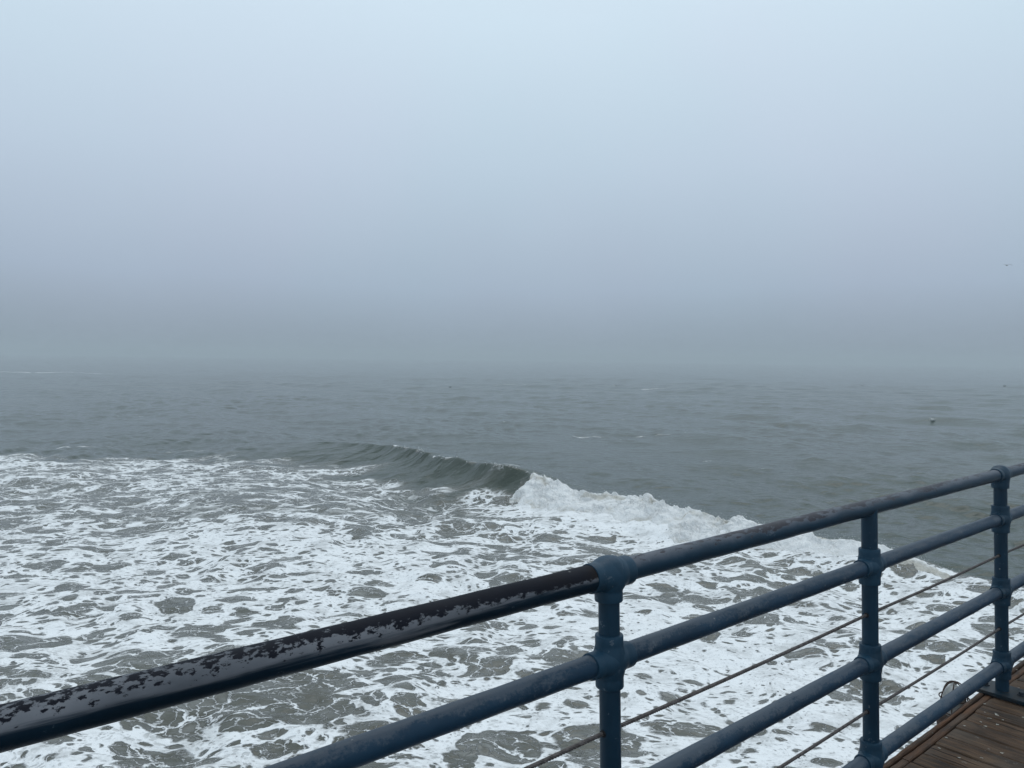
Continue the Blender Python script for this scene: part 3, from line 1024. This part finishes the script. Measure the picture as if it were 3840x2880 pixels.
# caged lamp below the deck edge -------------------------------------
lamp = empty('cage_lamp', W(2.735, 0.185, -0.075))
tag(lamp, 'rusty wire loops round a pale globe at the deck edge behind the bottom rail', 'cage lamp')
bpy.context.view_layer.update()
t_ = NT('frosted_glass')
t_tc = t_.n.new('ShaderNodeTexCoord')
M_GLASS = t_.done(t_.bsdf(t_.mix(t_.smooth(t_.noise(t_tc.outputs['Object'], 30, 4), 0.35, 0.7), (0.30, 0.30, 0.28), (0.45, 0.46, 0.45)), 0.25))


def tube_me(name, pts, r, seg=8, closed=False):
    bm = bmesh.new()
    pts = [Vector(p) for p in pts]
    n = len(pts); rings = []
    for i, p in enumerate(pts):
        a = pts[(i - 1) % n] if (closed or i > 0) else pts[i]
        b = pts[(i + 1) % n] if (closed or i < n - 1) else pts[i]
        tg = (b - a).normalized()
        ref = Vector((0.31, 0.17, 0.93))
        u = tg.cross(ref).normalized(); v = tg.cross(u).normalized()
        rings.append([bm.verts.new(p + u * math.cos(6.2832 * k / seg) * r + v * math.sin(6.2832 * k / seg) * r) for k in range(seg)])
    for i in range(n if closed else n - 1):
        a, b = rings[i], rings[(i + 1) % n]
        for k in range(seg):
            bm.faces.new((a[k], a[(k + 1) % seg], b[(k + 1) % seg], b[k]))
    return bm_mesh(name, bm, 1.0)


bm = bmesh.new()
lathe(bm, [(0.045, -0.07), (0.050, -0.03), (0.052, 0.01), (0.048, 0.040), (0.037, 0.060), (0.020, 0.072), (0.002, 0.075)], 'Z', 24)
o = obj('globe', bm_mesh('globe', bm, 1.0), M_GLASS); put(o, pier_matrix(2.735, 0.185, -0.075), lamp)
for ang in (0.2, 1.3, 2.35):
    pts = []
    for k in range(25):
        a = math.pi * k / 24
        rad = 0.068 * math.cos(a)
        pts.append((rad * math.cos(ang), rad * math.sin(ang), -0.07 if k in (0, 24) else -0.07 + 0.165 * math.sin(a) ** 0.7))
    o = obj('wire_hoop', tube_me('wire_hoop', pts, 0.0030), M_RUST); put(o, pier_matrix(2.735, 0.185, -0.075), lamp)
for zz, rad in ((0.015, 0.067), (-0.05, 0.069)):
    pts = [(rad * math.cos(6.2832 * k / 28), rad * math.sin(6.2832 * k / 28), zz) for k in range(28)]
    o = obj('wire_ring', tube_me('wire_ring', pts, 0.003, 8, True), M_RUST); put(o, pier_matrix(2.735, 0.185, -0.075), lamp)
bm = bmesh.new()
lathe(bm, [(0.040, -0.13), (0.075, -0.128), (0.075, -0.072), (0.055, -0.068)], 'Z', 24)
bx_ = box_bm(0.03, 0.10, 0.03, 0.003)
me_t = bpy.data.meshes.new('tmp'); bmesh.ops.translate(bx_, vec=(0, -0.06, -0.10), verts=bx_.verts); bx_.to_mesh(me_t); bx_.free()
bm.from_mesh(me_t)
o = obj('lamp_base', bm_mesh('lamp_base', bm, 0.5), M_RUST); put(o, pier_matrix(2.735, 0.185, -0.075), lamp)

# ------------------------------------------------------------------ birds
M_GW = mat_plain('gull_white', (0.78, 0.78, 0.76), 0.8, 0, 0.05)
M_GG = mat_plain('gull_grey', (0.10, 0.10, 0.105), 0.8, 0, 0.15)
M_GD = mat_plain('gull_dark', (0.030, 0.030, 0.034), 0.8, 0, 0.2)
M_BK = mat_plain('gull_beak', (0.35, 0.20, 0.05), 0.6, 0, 0.1)


def loft(name, secs, seg=14):
    """secs: (x, z, ry, rz) ellipses along x"""
    bm = bmesh.new()
    rings = []
    for x, z, ry, rz in secs:
        rings.append([bm.verts.new((x, ry * math.cos(6.2832 * k / seg), z + rz * math.sin(6.2832 * k / seg))) for k in range(seg)])
    for a, b in zip(rings[:-1], rings[1:]):
        for k in range(seg):
            bm.faces.new((a[k], a[(k + 1) % seg], b[(k + 1) % seg], b[k]))
    bm.faces.new(rings[0]); bm.faces.new(rings[-1])
    return bm_mesh(name, bm, 1.2)


def swimming_gull(loc, head, body_m, wing_m, scale=1.0):
    g = empty('gull', loc)
    g.rotation_euler = (0, 0, head)
    g.scale = (scale,) * 3
    # local +x is the way it swims
    obj('body', loft('body', [(-0.30, 0.085, 0.010, 0.006), (-0.24, 0.075, 0.045, 0.025), (-0.12, 0.05, 0.095, 0.075), (0.0, 0.045, 0.11, 0.095), (0.10, 0.055, 0.10, 0.095),
                               (0.165, 0.085, 0.07, 0.085), (0.195, 0.14, 0.045, 0.06), (0.205, 0.185, 0.042, 0.045), (0.225, 0.205, 0.043, 0.042), (0.255, 0.205, 0.034, 0.033), (0.280, 0.198, 0.014, 0.014)]), body_m, g)
    obj('beak', loft('beak', [(0.275, 0.199, 0.012, 0.013), (0.31, 0.195, 0.009, 0.010), (0.335, 0.188, 0.003, 0.005)], 8), M_BK, g)
    for s in (-1, 1):
        me = loft('wing', [(-0.36, 0.105, 0.006, 0.006), (-0.22, 0.105, 0.018, 0.030), (-0.08, 0.085, 0.026, 0.062), (0.05, 0.075, 0.028, 0.066), (0.12, 0.075, 0.012, 0.03)], 10)
        o = obj('wing', me, wing_m, g)
        o.location = (0, s * 0.088, 0.012)
        o.rotation_euler = (s * -0.25, 0, s * 0.10)
    return g


def gull_at(u, v, head, bm_, wm_, label, scale=1.0):
    x, y = at(u, v)
    g = swimming_gull((x, y, sea_z(x, y) + 0.03 * scale), head, bm_, wm_, scale)
    tag(g, label, 'gull', 'gulls resting on the sea')


gull_at(3496, 1578, math.radians(190), M_GW, M_GW, 'white gull floating nearest of the birds on the sea', 1.25)
gull_at(1688, 1458, math.radians(40), M_GD, M_GD, 'small dark bird floating leftmost, beyond the green wave', 1.2)
gull_at(2307, 1448, math.radians(200), M_GW, M_GD, 'small floating gull with dark wings beyond the whitewater', 1.6)
gull_at(3234, 1446, math.radians(20), M_GD, M_GD, 'dark bird floating far out left of the white gull', 1.6)
gull_at(3767, 1453, math.radians(160), M_GD, M_GD, 'dark bird floating far out at the right edge', 1.6)

d_ = Fn + Rn * (3776 - 1920) / FPX - Un * (995 - 1440) / FPX
fl = empty('flying_gull', Vector(d_ / np.linalg.norm(d_) * 110.0) + Vector((0, 0, CAM_H)))
fl.rotation_euler = (0.0, 0, math.radians(250))
tag(fl, 'dark bird gliding through the fog above the sea', 'gull')
obj('body', loft('body', [(-0.24, 0.0, 0.03, 0.008), (-0.12, 0, 0.05, 0.04), (0.0, 0, 0.065, 0.06), (0.12, 0.005, 0.055, 0.05), (0.18, 0.015, 0.035, 0.035), (0.23, 0.015, 0.02, 0.02)]), M_GD, fl)
obj('beak', loft('beak', [(0.22, 0.014, 0.012, 0.012), (0.28, 0.008, 0.003, 0.003)], 8), M_BK, fl)
for s in (-1, 1):
    bm = bmesh.new()
    secs = [(0.03, 0.0, 0.10, -0.10, 0.018), (0.20, 0.085, 0.11, -0.07, 0.014), (0.36, 0.10, 0.07, -0.06, 0.010), (0.50, 0.02, 0.0, -0.07, 0.006), (0.60, -0.09, -0.08, -0.10, 0.003)]
    rings = []
    for yy, zz, x1, x0, th_ in secs:
        rings.append([bm.verts.new(p) for p in ((x1, s * yy, zz), ((x1 + x0) / 2, s * yy, zz + th_), (x0, s * yy, zz), ((x1 + x0) / 2, s * yy, zz - th_ * 0.4))])
    for a, b in zip(rings[:-1], rings[1:]):
        for k in range(4):
            bm.faces.new((a[k], a[(k + 1) % 4], b[(k + 1) % 4], b[k]))
    bm.faces.new(rings[0]); bm.faces.new(rings[-1])
    obj('wing', bm_mesh('wing', bm, 1.0), M_GD, fl)

# ------------------------------------------------------------------ the fog
HZ = 4950.0
bm = bmesh.new()
bmesh.ops.create_cube(bm, size=1.0)
bmesh.ops.scale(bm, vec=(2 * HZ, 2 * HZ, 26.5), verts=bm.verts)
bmesh.ops.translate(bm, vec=(0, 0, 10.75), verts=bm.verts)
hz_me = bpy.data.meshes.new('haze'); bm.to_mesh(hz_me); bm.free()
hm = bpy.data.materials.new('haze_air'); hm.use_nodes = True
hn = hm.node_tree.nodes; hn.clear()
ho = hn.new('ShaderNodeOutputMaterial'); hv = hn.new('ShaderNodeVolumePrincipled')
hv.inputs['Color'].default_value = (0.74, 0.80, 0.84, 1)
hv.inputs['Density'].default_value = 0.0013
hv.inputs['Anisotropy'].default_value = 0.2
hm.node_tree.links.new(hv.outputs[0], ho.inputs['Volume'])
hz = obj('haze', hz_me, hm)
tag(hz, 'pale sea fog filling the air', 'haze', kind='stuff')
